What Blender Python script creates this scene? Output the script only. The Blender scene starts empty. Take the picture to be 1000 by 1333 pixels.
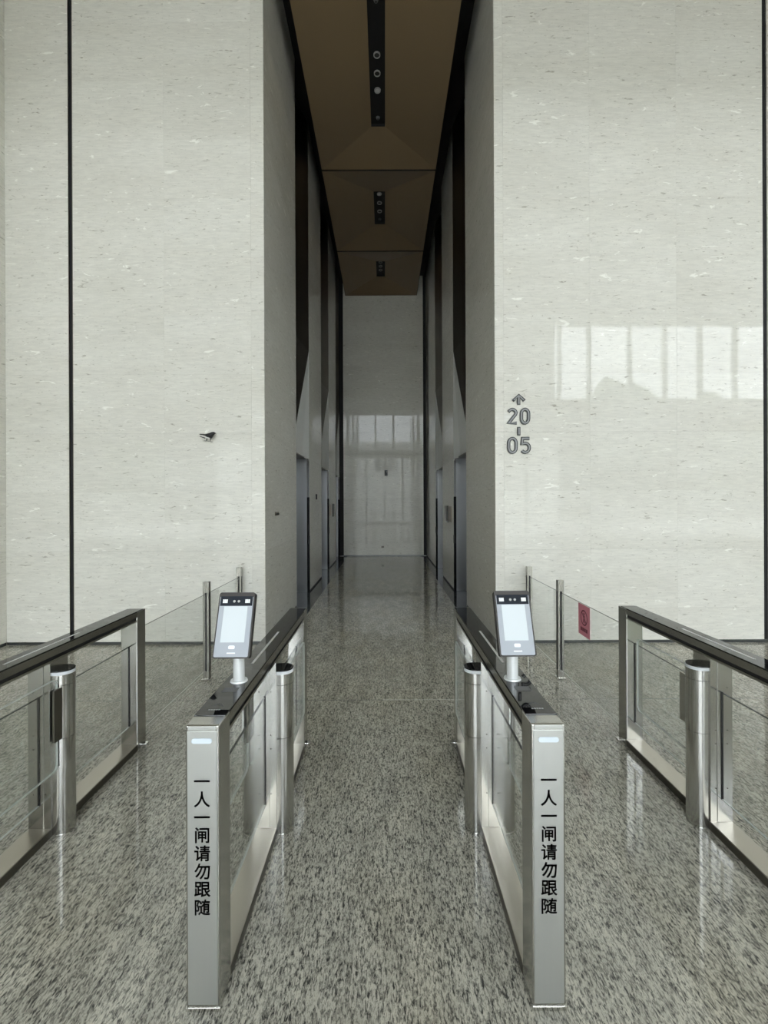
import bpy, bmesh, math, random
from mathutils import Vector, Matrix

random.seed(7)
sc = bpy.context.scene
COL = sc.collection

# ------------------------------------------------------------------ camera, sky, exposure
EYE = 1.70
FPX = 592.0
cam_d = bpy.data.cameras.new('camera')
cam_d.sensor_fit = 'VERTICAL'
cam_d.sensor_height = 36.0
cam_d.lens = 36.0 * FPX / 1333.0
cam_d.shift_x = (500.0 - 501.0) / 1333.0
cam_d.shift_y = -(666.5 - 655.0) / 1333.0
cam_d.clip_start = 0.05
cam_d.clip_end = 400
cam = bpy.data.objects.new('camera', cam_d)
COL.objects.link(cam)
cam.matrix_world = (Matrix.Translation((0, 0, EYE)) @ Matrix.Rotation(math.pi / 2, 4, 'X')
                    @ Matrix.Rotation(-0.0042, 4, 'Z'))
sc.camera = cam

SKY = 8.0
world = bpy.data.worlds.new('overcast_sky')
sc.world = world
world.use_nodes = True
wn = world.node_tree
wn.nodes.clear()
w_out = wn.nodes.new('ShaderNodeOutputWorld')
w_bg = wn.nodes.new('ShaderNodeBackground')
w_tc = wn.nodes.new('ShaderNodeTexCoord')
w_sep = wn.nodes.new('ShaderNodeSeparateXYZ')
w_rmp = wn.nodes.new('ShaderNodeValToRGB')
w_rmp.color_ramp.elements[0].position = 0.49
w_rmp.color_ramp.elements[0].color = (0.10, 0.105, 0.10, 1)
w_rmp.color_ramp.elements[1].position = 0.51
w_rmp.color_ramp.elements[1].color = (0.90, 0.95, 1.0, 1)
w_map = wn.nodes.new('ShaderNodeMapRange')
w_map.inputs['From Min'].default_value = -1
wn.links.new(w_tc.outputs['Generated'], w_sep.inputs[0])
wn.links.new(w_sep.outputs['Z'], w_map.inputs['Value'])
wn.links.new(w_map.outputs[0], w_rmp.inputs['Fac'])
wn.links.new(w_rmp.outputs['Color'], w_bg.inputs['Color'])
w_bg.inputs['Strength'].default_value = SKY
wn.links.new(w_bg.outputs[0], w_out.inputs['Surface'])

vs = sc.view_settings
vs.view_transform = 'Standard'
vs.look = 'None'
vs.exposure = 0.50
vs.gamma = 1.0
vs.use_curve_mapping = False
cy = sc.cycles
cy.use_denoising = True
cy.max_bounces = 14
cy.diffuse_bounces = 6
cy.glossy_bounces = 6
cy.transparent_max_bounces = 24
cy.transmission_bounces = 8
cy.sample_clamp_indirect = 8.0
cy.caustics_reflective = False
cy.caustics_refractive = False


def portal(name, x0, x1, z0, z1, y):
    d = bpy.data.lights.new(name, 'AREA')
    d.shape = 'RECTANGLE'
    d.size = x1 - x0
    d.size_y = z1 - z0
    d.cycles.is_portal = True
    o = bpy.data.objects.new(name, d)
    COL.objects.link(o)
    o.location = ((x0 + x1) / 2, y, (z0 + z1) / 2)
    o.rotation_euler = (math.pi / 2, 0, math.pi)   # shines towards +Y, into the lobby
    return o


# ------------------------------------------------------------------ main dimensions (metres)
YW = 5.50                 # plane of the front stone walls
XL, XR = -1.449, 1.338    # planes of the lift corridor walls
YE = 14.6                 # corridor end wall
YB = -8.0                 # glazed facade behind the camera
ZC = 8.36                 # corridor ceiling
ZL = 11.4                 # lobby ceiling
LX0, LX1 = -17.0, 18.0    # lobby extent
WIN_UP = [(-3.1, 3.1), (7.1, 17.4)]
WIN_Z = (5.97, 9.15)
DOOR_Z = (0.05, 5.45)
DOOR_X = (-16.4, 17.4)
for i, (a, b) in enumerate(WIN_UP):
    portal('daylight_portal', a, b, WIN_Z[0], WIN_Z[1], YB - 0.3)
portal('daylight_portal', DOOR_X[0], DOOR_X[1], DOOR_Z[0], DOOR_Z[1], YB - 0.3)


# ------------------------------------------------------------------ materials
def lin(r, g, b):
    def f(c):
        c /= 255.0
        return c / 12.92 if c <= 0.04045 else ((c + 0.055) / 1.055) ** 2.4
    return (f(r), f(g), f(b), 1)


def new_mat(name):
    m = bpy.data.materials.new(name)
    m.use_nodes = True
    nt = m.node_tree
    p = nt.nodes['Principled BSDF']
    return m, nt, p


def simple(name, col, rough=0.5, metal=0.0, ior=1.5, emit=None, estr=0.0, coat=0.0):
    m, nt, p = new_mat(name)
    p.inputs['Base Color'].default_value = col
    p.inputs['Roughness'].default_value = rough
    p.inputs['Metallic'].default_value = metal
    p.inputs['IOR'].default_value = ior
    p.inputs['Coat Weight'].default_value = coat
    if emit:
        p.inputs['Emission Color'].default_value = emit
        p.inputs['Emission Strength'].default_value = estr
    return m


def N(nt, kind, **kw):
    n = nt.nodes.new(kind)
    for k, v in kw.items():
        setattr(n, k, v)
    return n


def mixc(nt, fac, a, b, blend='MIX'):
    n = nt.nodes.new('ShaderNodeMix')
    n.data_type = 'RGBA'
    n.blend_type = blend
    for sock, v in ((n.inputs[0], fac), (n.inputs[6], a), (n.inputs[7], b)):
        if hasattr(v, 'is_output'):
            nt.links.new(v, sock)
        else:
            sock.default_value = v
    return n.outputs[2]


def ramp(nt, src, stops, interp='LINEAR'):
    n = nt.nodes.new('ShaderNodeValToRGB')
    n.color_ramp.interpolation = interp
    el = n.color_ramp.elements
    while len(el) > 1:
        el.remove(el[-1])
    el[0].position, el[0].color = stops[0]
    for pos, c in stops[1:]:
        e = el.new(pos)
        e.color = c
    nt.links.new(src, n.inputs['Fac'])
    return n.outputs['Color']


def g(v):
    return (v, v, v, 1)


def marble():
    """cream limestone, bedding runs level; faint dashes and pale fossils; polished"""
    m, nt, p = new_mat('polished_limestone')
    geo = N(nt, 'ShaderNodeNewGeometry')
    sep = N(nt, 'ShaderNodeSeparateXYZ')
    nt.links.new(geo.outputs['Position'], sep.inputs[0])
    h = N(nt, 'ShaderNodeMath', operation='ADD')
    nt.links.new(sep.outputs['X'], h.inputs[0])
    nt.links.new(sep.outputs['Y'], h.inputs[1])
    oi = N(nt, 'ShaderNodeObjectInfo')
    rnd = N(nt, 'ShaderNodeMath', operation='MULTIPLY')
    nt.links.new(oi.outputs['Random'], rnd.inputs[0])
    rnd.inputs[1].default_value = 40.0
    cmb = N(nt, 'ShaderNodeCombineXYZ')
    nt.links.new(h.outputs[0], cmb.inputs['X'])
    nt.links.new(rnd.outputs[0], cmb.inputs['Y'])
    nt.links.new(sep.outputs['Z'], cmb.inputs['Z'])

    def noise(sx, sz, scale, detail, rough=0.55, dist=0.0):
        mp = N(nt, 'ShaderNodeMapping')
        mp.inputs['Scale'].default_value = (sx, 1, sz)
        nt.links.new(cmb.outputs[0], mp.inputs['Vector'])
        n = N(nt, 'ShaderNodeTexNoise')
        n.inputs['Scale'].default_value = scale
        n.inputs['Detail'].default_value = detail
        n.inputs['Roughness'].default_value = rough
        n.inputs['Distortion'].default_value = dist
        nt.links.new(mp.outputs[0], n.inputs['Vector'])
        return n.outputs['Fac']
    base = ramp(nt, noise(0.6, 2.2, 1.0, 3), [(0.3, (0.70, 0.685, 0.625, 1)), (0.7, (0.76, 0.75, 0.695, 1))])
    bed = ramp(nt, noise(1.0, 7.0, 7.0, 5, 0.65), [(0.35, g(0.93)), (0.65, g(1.05))])
    c = mixc(nt, 1.0, base, bed, 'MULTIPLY')
    dash = ramp(nt, noise(1.0, 4.2, 9.5, 4, 0.62, 0.6), [(0.625, g(0)), (0.70, g(1))])
    c = mixc(nt, dash, c, (0.42, 0.40, 0.345, 1))
    fine = ramp(nt, noise(1.0, 3.2, 30.0, 3, 0.6, 0.4), [(0.63, g(0)), (0.72, g(0.8))])
    c = mixc(nt, fine, c, (0.50, 0.485, 0.43, 1))
    fleck = ramp(nt, noise(1.0, 3.4, 4.6, 4, 0.62, 0.8), [(0.64, g(0)), (0.69, g(0.95))])
    c = mixc(nt, fleck, c, (0.90, 0.895, 0.84, 1))
    tone = N(nt, 'ShaderNodeMapRange')
    tone.inputs['To Min'].default_value = 0.982
    tone.inputs['To Max'].default_value = 1.012
    nt.links.new(oi.outputs['Random'], tone.inputs['Value'])
    c = mixc(nt, 1.0, c, tone.outputs[0], 'MULTIPLY')
    nt.links.new(c, p.inputs['Base Color'])
    p.inputs['Roughness'].default_value = 0.012
    p.inputs['IOR'].default_value = 1.30
    b = N(nt, 'ShaderNodeBump')
    b.inputs['Strength'].default_value = 0.012
    b.inputs['Distance'].default_value = 0.02
    nt.links.new(noise(3.0, 3.0, 2.5, 2), b.inputs['Height'])
    nt.links.new(b.outputs[0], p.inputs['Normal'])
    return m


def granite(name, dark, mid, light, warm):
    m, nt, p = new_mat(name)
    geo = N(nt, 'ShaderNodeNewGeometry')

    def noise(sx, sy, scale, detail, rough=0.6, dist=0.0):
        mp = N(nt, 'ShaderNodeMapping')
        mp.inputs['Scale'].default_value = (sx, sy, 1)
        mp.inputs['Rotation'].default_value = (0, 0, 0.06)
        nt.links.new(geo.outputs['Position'], mp.inputs['Vector'])
        n = N(nt, 'ShaderNodeTexNoise')
        n.inputs['Scale'].default_value = scale
        n.inputs['Detail'].default_value = detail
        n.inputs['Roughness'].default_value = rough
        n.inputs['Distortion'].default_value = dist
        nt.links.new(mp.outputs[0], n.inputs['Vector'])
        return n.outputs['Fac']
    grain = noise(1.0, 0.32, 145.0, 5, 0.70, 0.7)
    streak = noise(1.0, 0.22, 60.0, 4, 0.65, 0.5)
    mx = N(nt, 'ShaderNodeMath', operation='MULTIPLY_ADD')
    nt.links.new(streak, mx.inputs[0])
    mx.inputs[1].default_value = 0.42
    sh = N(nt, 'ShaderNodeMath', operation='MULTIPLY_ADD')
    nt.links.new(grain, sh.inputs[0])
    sh.inputs[1].default_value = 0.85
    sh.inputs[2].default_value = -0.14
    nt.links.new(sh.outputs[0], mx.inputs[2])
    c = ramp(nt, mx.outputs[0], [(0.38, dark), (0.47, mid), (0.57, light), (0.72, mid)])
    blot = ramp(nt, noise(1.0, 0.35, 9.0, 3), [(0.36, g(0.82)), (0.62, g(1.08))])
    c = mixc(nt, 1.0, c, blot, 'MULTIPLY')
    tint = ramp(nt, noise(1.0, 0.6, 1.6, 2), [(0.45, g(0)), (0.7, g(0.35))])
    c = mixc(nt, tint, c, mixc(nt, 1.0, c, warm, 'MULTIPLY'))
    nt.links.new(c, p.inputs['Base Color'])
    p.inputs['Roughness'].default_value = 0.06
    p.inputs['IOR'].default_value = 1.52
    return m


def brushed(name, col, rough=0.28, axis='Z'):
    m, nt, p = new_mat(name)
    tc = N(nt, 'ShaderNodeTexCoord')
    mp = N(nt, 'ShaderNodeMapping')
    s = {'X': (3, 300, 300), 'Y': (300, 3, 300), 'Z': (300, 300, 3)}[axis]
    mp.inputs['Scale'].default_value = s
    nt.links.new(tc.outputs['Object'], mp.inputs['Vector'])
    n = N(nt, 'ShaderNodeTexNoise')
    n.inputs['Scale'].default_value = 1.0
    n.inputs['Detail'].default_value = 2
    nt.links.new(mp.outputs[0], n.inputs['Vector'])
    r = N(nt, 'ShaderNodeMapRange')
    r.inputs['To Min'].default_value = rough - 0.06
    r.inputs['To Max'].default_value = rough + 0.08
    nt.links.new(n.outputs['Fac'], r.inputs['Value'])
    nt.links.new(r.outputs[0], p.inputs['Roughness'])
    p.inputs['Base Color'].default_value = col
    p.inputs['Metallic'].default_value = 1.0
    return m


def thin_glass(name, tint=(0.984, 0.992, 0.988, 1), refl=1.0):
    m = bpy.data.materials.new(name)
    m.use_nodes = True
    nt = m.node_tree
    nt.nodes.clear()
    out = N(nt, 'ShaderNodeOutputMaterial')
    tr = N(nt, 'ShaderNodeBsdfTransparent')
    tr.inputs['Color'].default_value = tint
    gl = N(nt, 'ShaderNodeBsdfGlossy')
    gl.inputs['Roughness'].default_value = 0.01
    gl.inputs['Color'].default_value = (refl, refl, refl, 1)
    fr = N(nt, 'ShaderNodeFresnel')
    # the same reflectance on both faces of the thin sheet
    ge = N(nt, 'ShaderNodeNewGeometry')
    ir = N(nt, 'ShaderNodeMapRange')
    ir.inputs['To Min'].default_value = 1.45
    ir.inputs['To Max'].default_value = 1.0 / 1.45
    nt.links.new(ge.outputs['Backfacing'], ir.inputs['Value'])
    nt.links.new(ir.outputs[0], fr.inputs['IOR'])
    mx = N(nt, 'ShaderNodeMixShader')
    nt.links.new(fr.outputs[0], mx.inputs[0])
    nt.links.new(tr.outputs[0], mx.inputs[1])
    nt.links.new(gl.outputs[0], mx.inputs[2])
    nt.links.new(mx.outputs[0], out.inputs['Surface'])
    return m


M = {}
M['marble'] = marble()
M['floor'] = granite('speckled_granite', lin(66, 66, 63), lin(148, 146, 136), lin(206, 203, 189), (1.06, 0.99, 0.86, 1))
M['border'] = granite('dark_edge_granite', lin(50, 54, 56), lin(72, 77, 79), lin(92, 96, 98), (1, 1, 1, 1))
M['steel'] = brushed('brushed_steel', (0.52, 0.515, 0.49, 1), 0.17)
M['steel_y'] = brushed('brushed_steel_beam', (0.36, 0.35, 0.32, 1), 0.22, 'Y')
M['steel_plate'] = brushed('plinth_steel', (0.52, 0.495, 0.44, 1), 0.30, 'Y')
M['panel_steel'] = brushed('pale_front_steel', (0.57, 0.58, 0.565, 1), 0.42)
M['lift_steel'] = simple('lift_steel', (0.46, 0.47, 0.485, 1), 0.28, 1.0)
M['hood'] = simple('painted_lit_hood', (0.80, 0.81, 0.80, 1), 0.35)  # lit facets of the steel hood, brightness put into the colour
M['chrome'] = simple('bright_steel', (0.72, 0.72, 0.70, 1), 0.12, 1.0)
M['dark_steel'] = simple('dark_or_shaded_steel', (0.16, 0.15, 0.13, 1), 0.3, 1.0)  # dark metal; also colours the shaded hood facets and plinth sides
M['black_glass'] = simple('black_glass', (0.006, 0.0065, 0.008, 1), 0.02, 0, 1.6)
M['black'] = simple('black_rubber', (0.008, 0.008, 0.009, 1), 0.55)
M['gap'] = simple('black_joint', (0.004, 0.004, 0.005, 1), 0.7)
M['grout'] = simple('pale_grout', (0.64, 0.63, 0.58, 1), 0.8)
M['far_wall'] = simple('pale_far_facade', (0.72, 0.72, 0.69, 1), 0.8)
M['far_dark'] = simple('dark_unseen_block', (0.10, 0.09, 0.08, 1), 0.8)  # for the unseen blocks and canopies added to cut light
M['post_steel'] = brushed('grey_post_steel', (0.34, 0.33, 0.30, 1), 0.26)
M['light_joint'] = simple('pale_floor_joint', (0.62, 0.61, 0.56, 1), 0.5)
M['dark_joint'] = simple('dark_floor_joint', (0.10, 0.10, 0.095, 1), 0.6)
M['skirt'] = simple('dark_skirting_metal', (0.10, 0.105, 0.105, 1), 0.35, 0.7)
M['ceiling'] = simple('bronze_ceiling_sheet', (0.215, 0.152, 0.086, 1), 0.42)
M['lobby_ceiling'] = simple('off_white_ceiling', (0.50, 0.475, 0.42, 1), 0.8)
M['plaster'] = simple('grey_plaster', (0.74, 0.73, 0.69, 1), 0.6)
M['glass'] = thin_glass('clear_glass')
M['window_glass'] = thin_glass('window_glass', (0.97, 0.985, 0.98, 1))
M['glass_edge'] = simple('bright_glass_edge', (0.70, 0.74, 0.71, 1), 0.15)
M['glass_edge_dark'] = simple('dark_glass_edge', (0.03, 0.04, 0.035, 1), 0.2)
M['frame'] = simple('window_frame_aluminium', (0.25, 0.255, 0.26, 1), 0.4, 0.6)
M['white_metal'] = simple('pale_painted_metal', (0.70, 0.72, 0.73, 1), 0.25, 0.2)
M['bezel'] = simple('dark_brown_bezel', (0.022, 0.017, 0.014, 1), 0.45)
M['face'] = simple('sky_toned_cover_glass', (0.42, 0.45, 0.50, 1), 0.03, 0, 1.6)  # pale sky reflection put into the base colour
M['face_dark'] = simple('terminal_sensor_strip', (0.02, 0.025, 0.035, 1), 0.03, 0, 1.7)
M['screen'] = simple('lit_screen', (0.2, 0.22, 0.23, 1), 0.03, 0, 1.6, (0.84, 0.95, 1.0, 1), 0.47)
M['icon'] = simple('screen_icon', (0.75, 0.78, 0.8, 1), 0.2, 0, 1.5, (0.9, 0.95, 1, 1), 0.12)
M['led'] = simple('led_diffuser', (0.5, 0.55, 0.6, 1), 0.3, 0, 1.5, (0.70, 0.87, 1.0, 1), 0.18)
M['led_off'] = simple('milky_light_line', (0.62, 0.63, 0.62, 1), 0.3)
M['ring'] = simple('milky_ring', (0.72, 0.75, 0.78, 1), 0.25)
M['print'] = simple('black_print', (0.012, 0.012, 0.013, 1), 0.4)
M['mark'] = simple('grey_print', (0.42, 0.43, 0.43, 1), 0.5)
M['mark_dim'] = simple('dim_grey_print', (0.10, 0.105, 0.11, 1), 0.5)
M['letter_side'] = simple('dark_letter_metal', (0.022, 0.024, 0.026, 1), 0.5)
M['letter_face'] = simple('grey_letter_metal', (0.27, 0.275, 0.28, 1), 0.5)
M['sticker'] = simple('rose_sticker', lin(226, 142, 160), 0.45)
M['sticker_ink'] = simple('crimson_ink', lin(118, 24, 54), 0.45)
M['bird_black'] = simple('bird_black', (0.010, 0.010, 0.011, 1), 0.5)
M['bird_white'] = simple('bird_white', (0.75, 0.75, 0.72, 1), 0.6)
M['twig'] = simple('bird_wire', (0.30, 0.30, 0.28, 1), 0.4, 0.5)
M['lamp_ring'] = simple('lamp_trim_ring', (0.42, 0.42, 0.42, 1), 0.3, 0.4)
M['lamp_lens'] = simple('lamp_lens_unlit', (0.55, 0.56, 0.56, 1), 0.3)
M['bronze'] = simple('bronze_plate', (0.20, 0.17, 0.13, 1), 0.35, 0.8)
M['bark'] = simple('bark', (0.09, 0.07, 0.05, 1), 0.9)
M['leaf'] = simple('tree_leaves', (0.07, 0.10, 0.05, 1), 0.8)
M['ground'] = simple('grey_paving_outside', (0.58, 0.57, 0.54, 1), 0.9)


# ------------------------------------------------------------------ mesh helpers
class MB:
    """collects shapes in one bmesh; build() links them as one mesh object"""
    def __init__(self):
        self.bm = bmesh.new()

    def box(self, x0, x1, y0, y1, z0, z1, bev=0.0, seg=2):
        v = [self.bm.verts.new((x, y, z)) for x in (x0, x1) for y in (y0, y1) for z in (z0, z1)]
        idx = [(0, 1, 3, 2), (4, 6, 7, 5), (0, 4, 5, 1), (2, 3, 7, 6), (0, 2, 6, 4), (1, 5, 7, 3)]
        fs = [self.bm.faces.new([v[i] for i in f]) for f in idx]
        if bev > 0:
            es = list({e for f in fs for e in f.edges})
            bmesh.ops.bevel(self.bm, geom=es, offset=bev, segments=seg, affect='EDGES', profile=0.5)
        return self

    def prism(self, pts, axis, a, b, bev=0.0, seg=2, bev_long=False):
        """extrude a closed 2D outline; axis 'X': pts are (y,z); 'Y': (x,z); 'Z': (x,y)"""
        def P(p, t):
            if axis == 'X':
                return (t, p[0], p[1])
            if axis == 'Y':
                return (p[0], t, p[1])
            return (p[0], p[1], t)
        va = [self.bm.verts.new(P(p, a)) for p in pts]
        vb = [self.bm.verts.new(P(p, b)) for p in pts]
        n = len(pts)
        fs = [self.bm.faces.new(va), self.bm.faces.new(vb[::-1])]
        for i in range(n):
            fs.append(self.bm.faces.new((va[i], vb[i], vb[(i + 1) % n], va[(i + 1) % n])))
        if bev > 0:
            es = list({e for f in fs for e in f.edges})
            bmesh.ops.bevel(self.bm, geom=es, offset=bev, segments=seg, affect='EDGES', profile=0.5)
        return self

    def rod(self, p0, p1, r0, r1=None, n=12):
        r1 = r0 if r1 is None else r1
        p0, p1 = Vector(p0), Vector(p1)
        d = (p1 - p0).normalized()
        u = d.orthogonal().normalized()
        w = d.cross(u)
        ra, rb = [], []
        for i in range(n):
            t = 2 * math.pi * i / n
            o = u * math.cos(t) + w * math.sin(t)
            ra.append(self.bm.verts.new(p0 + o * r0))
            rb.append(self.bm.verts.new(p1 + o * r1))
        for i in range(n):
            self.bm.faces.new((ra[i], ra[(i + 1) % n], rb[(i + 1) % n], rb[i]))
        self.bm.faces.new(ra[::-1])
        self.bm.faces.new(rb)
        return self

    def ring(self, c, r_in, r_out, z0, z1, n=32):
        vs_ = []
        for i in range(n):
            t = 2 * math.pi * i / n
            cs, sn = math.cos(t), math.sin(t)
            vs_.append([self.bm.verts.new((c[0] + r * cs, c[1] + r * sn, z)) for r, z in
                        ((r_in, z0), (r_out, z0), (r_out, z1), (r_in, z1))])
        for i in range(n):
            a, b = vs_[i], vs_[(i + 1) % n]
            for k in range(4):
                self.bm.faces.new((a[k], b[k], b[(k + 1) % 4], a[(k + 1) % 4]))
        return self

    def loft(self, rings):
        """rings: lists of equal length of 3D points"""
        vr = [[self.bm.verts.new(p) for p in r] for r in rings]
        n = len(vr[0])
        for a, b in zip(vr, vr[1:]):
            for i in range(n):
                self.bm.faces.new((a[i], a[(i + 1) % n], b[(i + 1) % n], b[i]))
        self.bm.faces.new(vr[0][::-1])
        self.bm.faces.new(vr[-1])
        return self

    def face(self, *pts):
        self.bm.faces.new([self.bm.verts.new(p) for p in pts])
        return self

    def mesh(self, name):
        bmesh.ops.recalc_face_normals(self.bm, faces=self.bm.faces[:])
        me = bpy.data.meshes.new(name)
        self.bm.to_mesh(me)
        self.bm.free()
        return me

    def build(self, name, mat, parent=None, smooth=False, label=None):
        return link(name, self.mesh(name), mat, parent, smooth, label)


def link(name, me, mat, parent=None, smooth=False, label=None):
    if mat and not me.materials:
        me.materials.append(mat if not isinstance(mat, str) else M[mat])
    if smooth:
        for p in me.polygons:
            p.use_smooth = True
        if hasattr(me, 'set_sharp_from_angle'):
            me.set_sharp_from_angle(angle=math.radians(38))
    o = bpy.data.objects.new(name, me)
    COL.objects.link(o)
    if parent:
        o.parent = parent
    if label:
        o['label'] = label
    return o


def tag(o, label, cat, group=None, kind=None):
    o['label'] = label
    o['category'] = cat
    if group:
        o['group'] = group
    if kind:
        o['kind'] = kind
    return o


def thing(name, label, cat, loc=(0, 0, 0), rotz=0.0, group=None, kind=None):
    o = bpy.data.objects.new(name, None)
    o.empty_display_size = 0.1
    COL.objects.link(o)
    o.location = loc
    o.rotation_euler = (0, 0, rotz)
    return tag(o, label, cat, group, kind)


def B(*a, bev=0.0):
    return MB().box(*a, bev=bev)


def rounded(w0, w1, h0, h1, r, n=6):
    pts = []
    for cx, cz, a0 in ((w1 - r, h1 - r, 0), (w0 + r, h1 - r, 90), (w0 + r, h0 + r, 180), (w1 - r, h0 + r, 270)):
        for i in range(n + 1):
            t = math.radians(a0 + 90 * i / n)
            pts.append((cx + r * math.cos(t), cz + r * math.sin(t)))
    return pts


def text_mesh(body, size, extrude=0.0, offset=0.0):
    c = bpy.data.curves.new('lettering', 'FONT')
    c.body = body
    c.size = size
    c.align_x = 'CENTER'
    c.align_y = 'CENTER'
    c.extrude = extrude
    c.offset = offset
    c.resolution_u = 6
    o = bpy.data.objects.new('lettering_source', c)
    COL.objects.link(o)
    dg = bpy.context.evaluated_depsgraph_get()
    me = bpy.data.meshes.new_from_object(o.evaluated_get(dg))
    bpy.data.objects.remove(o)
    bpy.data.curves.remove(c)
    return me


def put(bm, me, mtx):
    me.transform(mtx)
    bm.from_mesh(me)
    bpy.data.meshes.remove(me)


def centred(me):
    xs = [v.co.x for v in me.vertices]
    ys = [v.co.y for v in me.vertices]
    me.transform(Matrix.Translation((-(min(xs) + max(xs)) / 2, -(min(ys) + max(ys)) / 2, 0)))
    return max(xs) - min(xs), max(ys) - min(ys)


# ------------------------------------------------------------------ floor
floor = tag(B(LX0, LX1, YB - 0.4, YE + 0.4, -0.30, -0.022).build('floor', 'grout'),
            'polished grey speckled granite floor of the lobby and lift corridor', 'floor', kind='structure')
SX = [LX0, -1.84, 1.79, LX1]
for (ya, yb) in ((YB - 0.3, 3.93), (3.93, YW)):
    for a, b in zip(SX, SX[1:]):
        B(a + 0.003, b - 0.003, ya + 0.003, yb - 0.003, -0.022, 0).build('granite_slab', 'floor', floor)
BI = (XL + 0.25, XR - 0.19)
B(BI[0], BI[1], YW, YE, -0.022, 0).build('granite_slab', 'floor', floor)
B(XL - 0.34, BI[0], YW, YE, -0.022, 0).build('dark_edge_strip', 'border', floor)  # darker floor strips along the corridor walls
B(BI[1], XR + 0.34, YW, YE, -0.022, 0).build('dark_edge_strip', 'border', floor)
for x in (-1.84, 1.79):
    B(x - 0.004, x + 0.004, YB - 0.3, YW, -0.02, 0.0006).build('floor_joint', 'light_joint', floor)
B(LX0, -0.02, 3.926, 3.934, -0.02, 0.0004).build('floor_joint', 'dark_joint', floor)
B(-0.02, 0.9, 3.927, 3.933, -0.02, 0.0005).build('floor_joint', 'light_joint', floor)
B(0.9, LX1, 3.926, 3.934, -0.02, 0.0004).build('floor_joint', 'dark_joint', floor)

# ------------------------------------------------------------------ stone walls
ROW = 0.711
ROWS = [0.035] + [0.422 + ROW * k for k in range(0, 16)]
J = 0.0006


def slabs_front(wall, xs, ztop):
    rows = [z for z in ROWS if z < ztop - 0.1] + [ztop]
    for z0, z1 in zip(rows, rows[1:]):
        for x0, x1 in zip(xs, xs[1:]):
            B(x0 + J, x1 - J, YW, YW + 0.02, z0 + J, z1 - J).build('stone_slab', 'marble', wall)


def slabs_side(wall, x, s, y0, y1, ztop):
    """slabs facing the corridor; s = +1 faces +X"""
    rows = [z for z in ROWS if z < ztop - 0.1] + [ztop]
    xa, xb = (x - 0.02, x) if s > 0 else (x, x + 0.02)
    for z0, z1 in zip(rows, rows[1:]):
        B(xa, xb, y0 + J, y1 - J, z0 + J, z1 - J).build('stone_slab', 'marble', wall)


CL = -4.58     # corner where the left wall returns towards the viewer
SLOT_L = (-3.812, -3.766)
SLOT_R = (4.585, 4.64)
wall_fl = tag(B(CL - 0.3, XL - 0.021, YW + 0.021, YW + 0.30, 0, ZL).build('wall_front_left', 'grout'),
              'cream stone wall with a black vertical slot and a small black bird', 'wall', kind='structure')
slabs_front(wall_fl, [CL, SLOT_L[0]], ZL)
slabs_front(wall_fl, [SLOT_L[1], -2.66, -1.607, XL], ZL)
B(SLOT_L[0], SLOT_L[1], YW + 0.012, YW + 0.021, 0, ZL).build('slot_strip', 'gap', wall_fl)
for x in SLOT_L:
    B(x - 0.004, x + 0.004, YW - 0.001, YW + 0.0205, 0.035, ZL).build('slot_edge', 'dark_steel', wall_fl)

wall_fr = tag(B(XR + 0.021, LX1, YW + 0.021, YW + 0.30, 0, ZL).build('wall_front_right', 'grout'),
              'cream stone wall carrying the grey floor numerals', 'wall', kind='structure')
slabs_front(wall_fr, [XR, 1.445, 2.49, 3.54, SLOT_R[0]], ZL)
slabs_front(wall_fr, [SLOT_R[1], 6.4, 9.6, 12.8, LX1], ZL)
B(SLOT_R[0], SLOT_R[1], YW + 0.012, YW + 0.021, 0, ZL).build('slot_strip', 'gap', wall_fr)

wall_rl = tag(B(CL - 0.3, CL - 0.021, 3.6, YW + 0.02, 0, ZL).build('wall_return_left', 'grout'),
              'cream stone return wall meeting the front wall in a corner', 'wall', kind='structure')
rows_ = ROWS[:-1] + [ZL]
for z0, z1 in zip(ROWS, rows_[1:]):
    B(CL - 0.02, CL, 3.6, YW - J, z0 + J, z1 - J).build('stone_slab', 'marble', wall_rl)

# skirting line at the wall feet
for nm, a, b in (('baseboard_front_left', CL, XL), ('baseboard_front_right', XR, LX1)):
    tag(B(a, b, YW + 0.004, YW + 0.021, 0, 0.034).build(nm, 'skirt'),
        'thin dark metal skirting under the cream wall ' + ('with the bird' if a < 0 else 'with the numerals'),
        'skirting', kind='structure')
tag(B(CL - 0.02, CL - 0.004, 3.6, YW, 0, 0.034).build('baseboard_return_left', 'skirt'),
    'thin dark metal skirting under the return wall', 'skirting', kind='structure')

# header over the corridor mouth (above the frame)
tag(B(XL - 0.02, XR + 0.02, YW, YW + 0.3, ZC + 0.45, ZL).build('wall_header', 'marble'),
    'cream stone header above the corridor mouth', 'wall', kind='structure')

# corridor walls, piers between the lift niches
ZT = 9.0
PIER_L = [(YW + 0.021, 7.46), (8.75, 10.42), (11.82, 13.55)]
PIER_R = [(YW + 0.021, 7.46), (8.82, 10.50), (11.92, YE)]
NICHE_L = [(7.46, 8.75), (10.42, 11.82), (13.55, 14.55)]
NICHE_R = [(7.46, 8.82), (10.50, 11.92)]
REC = 0.32


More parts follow.
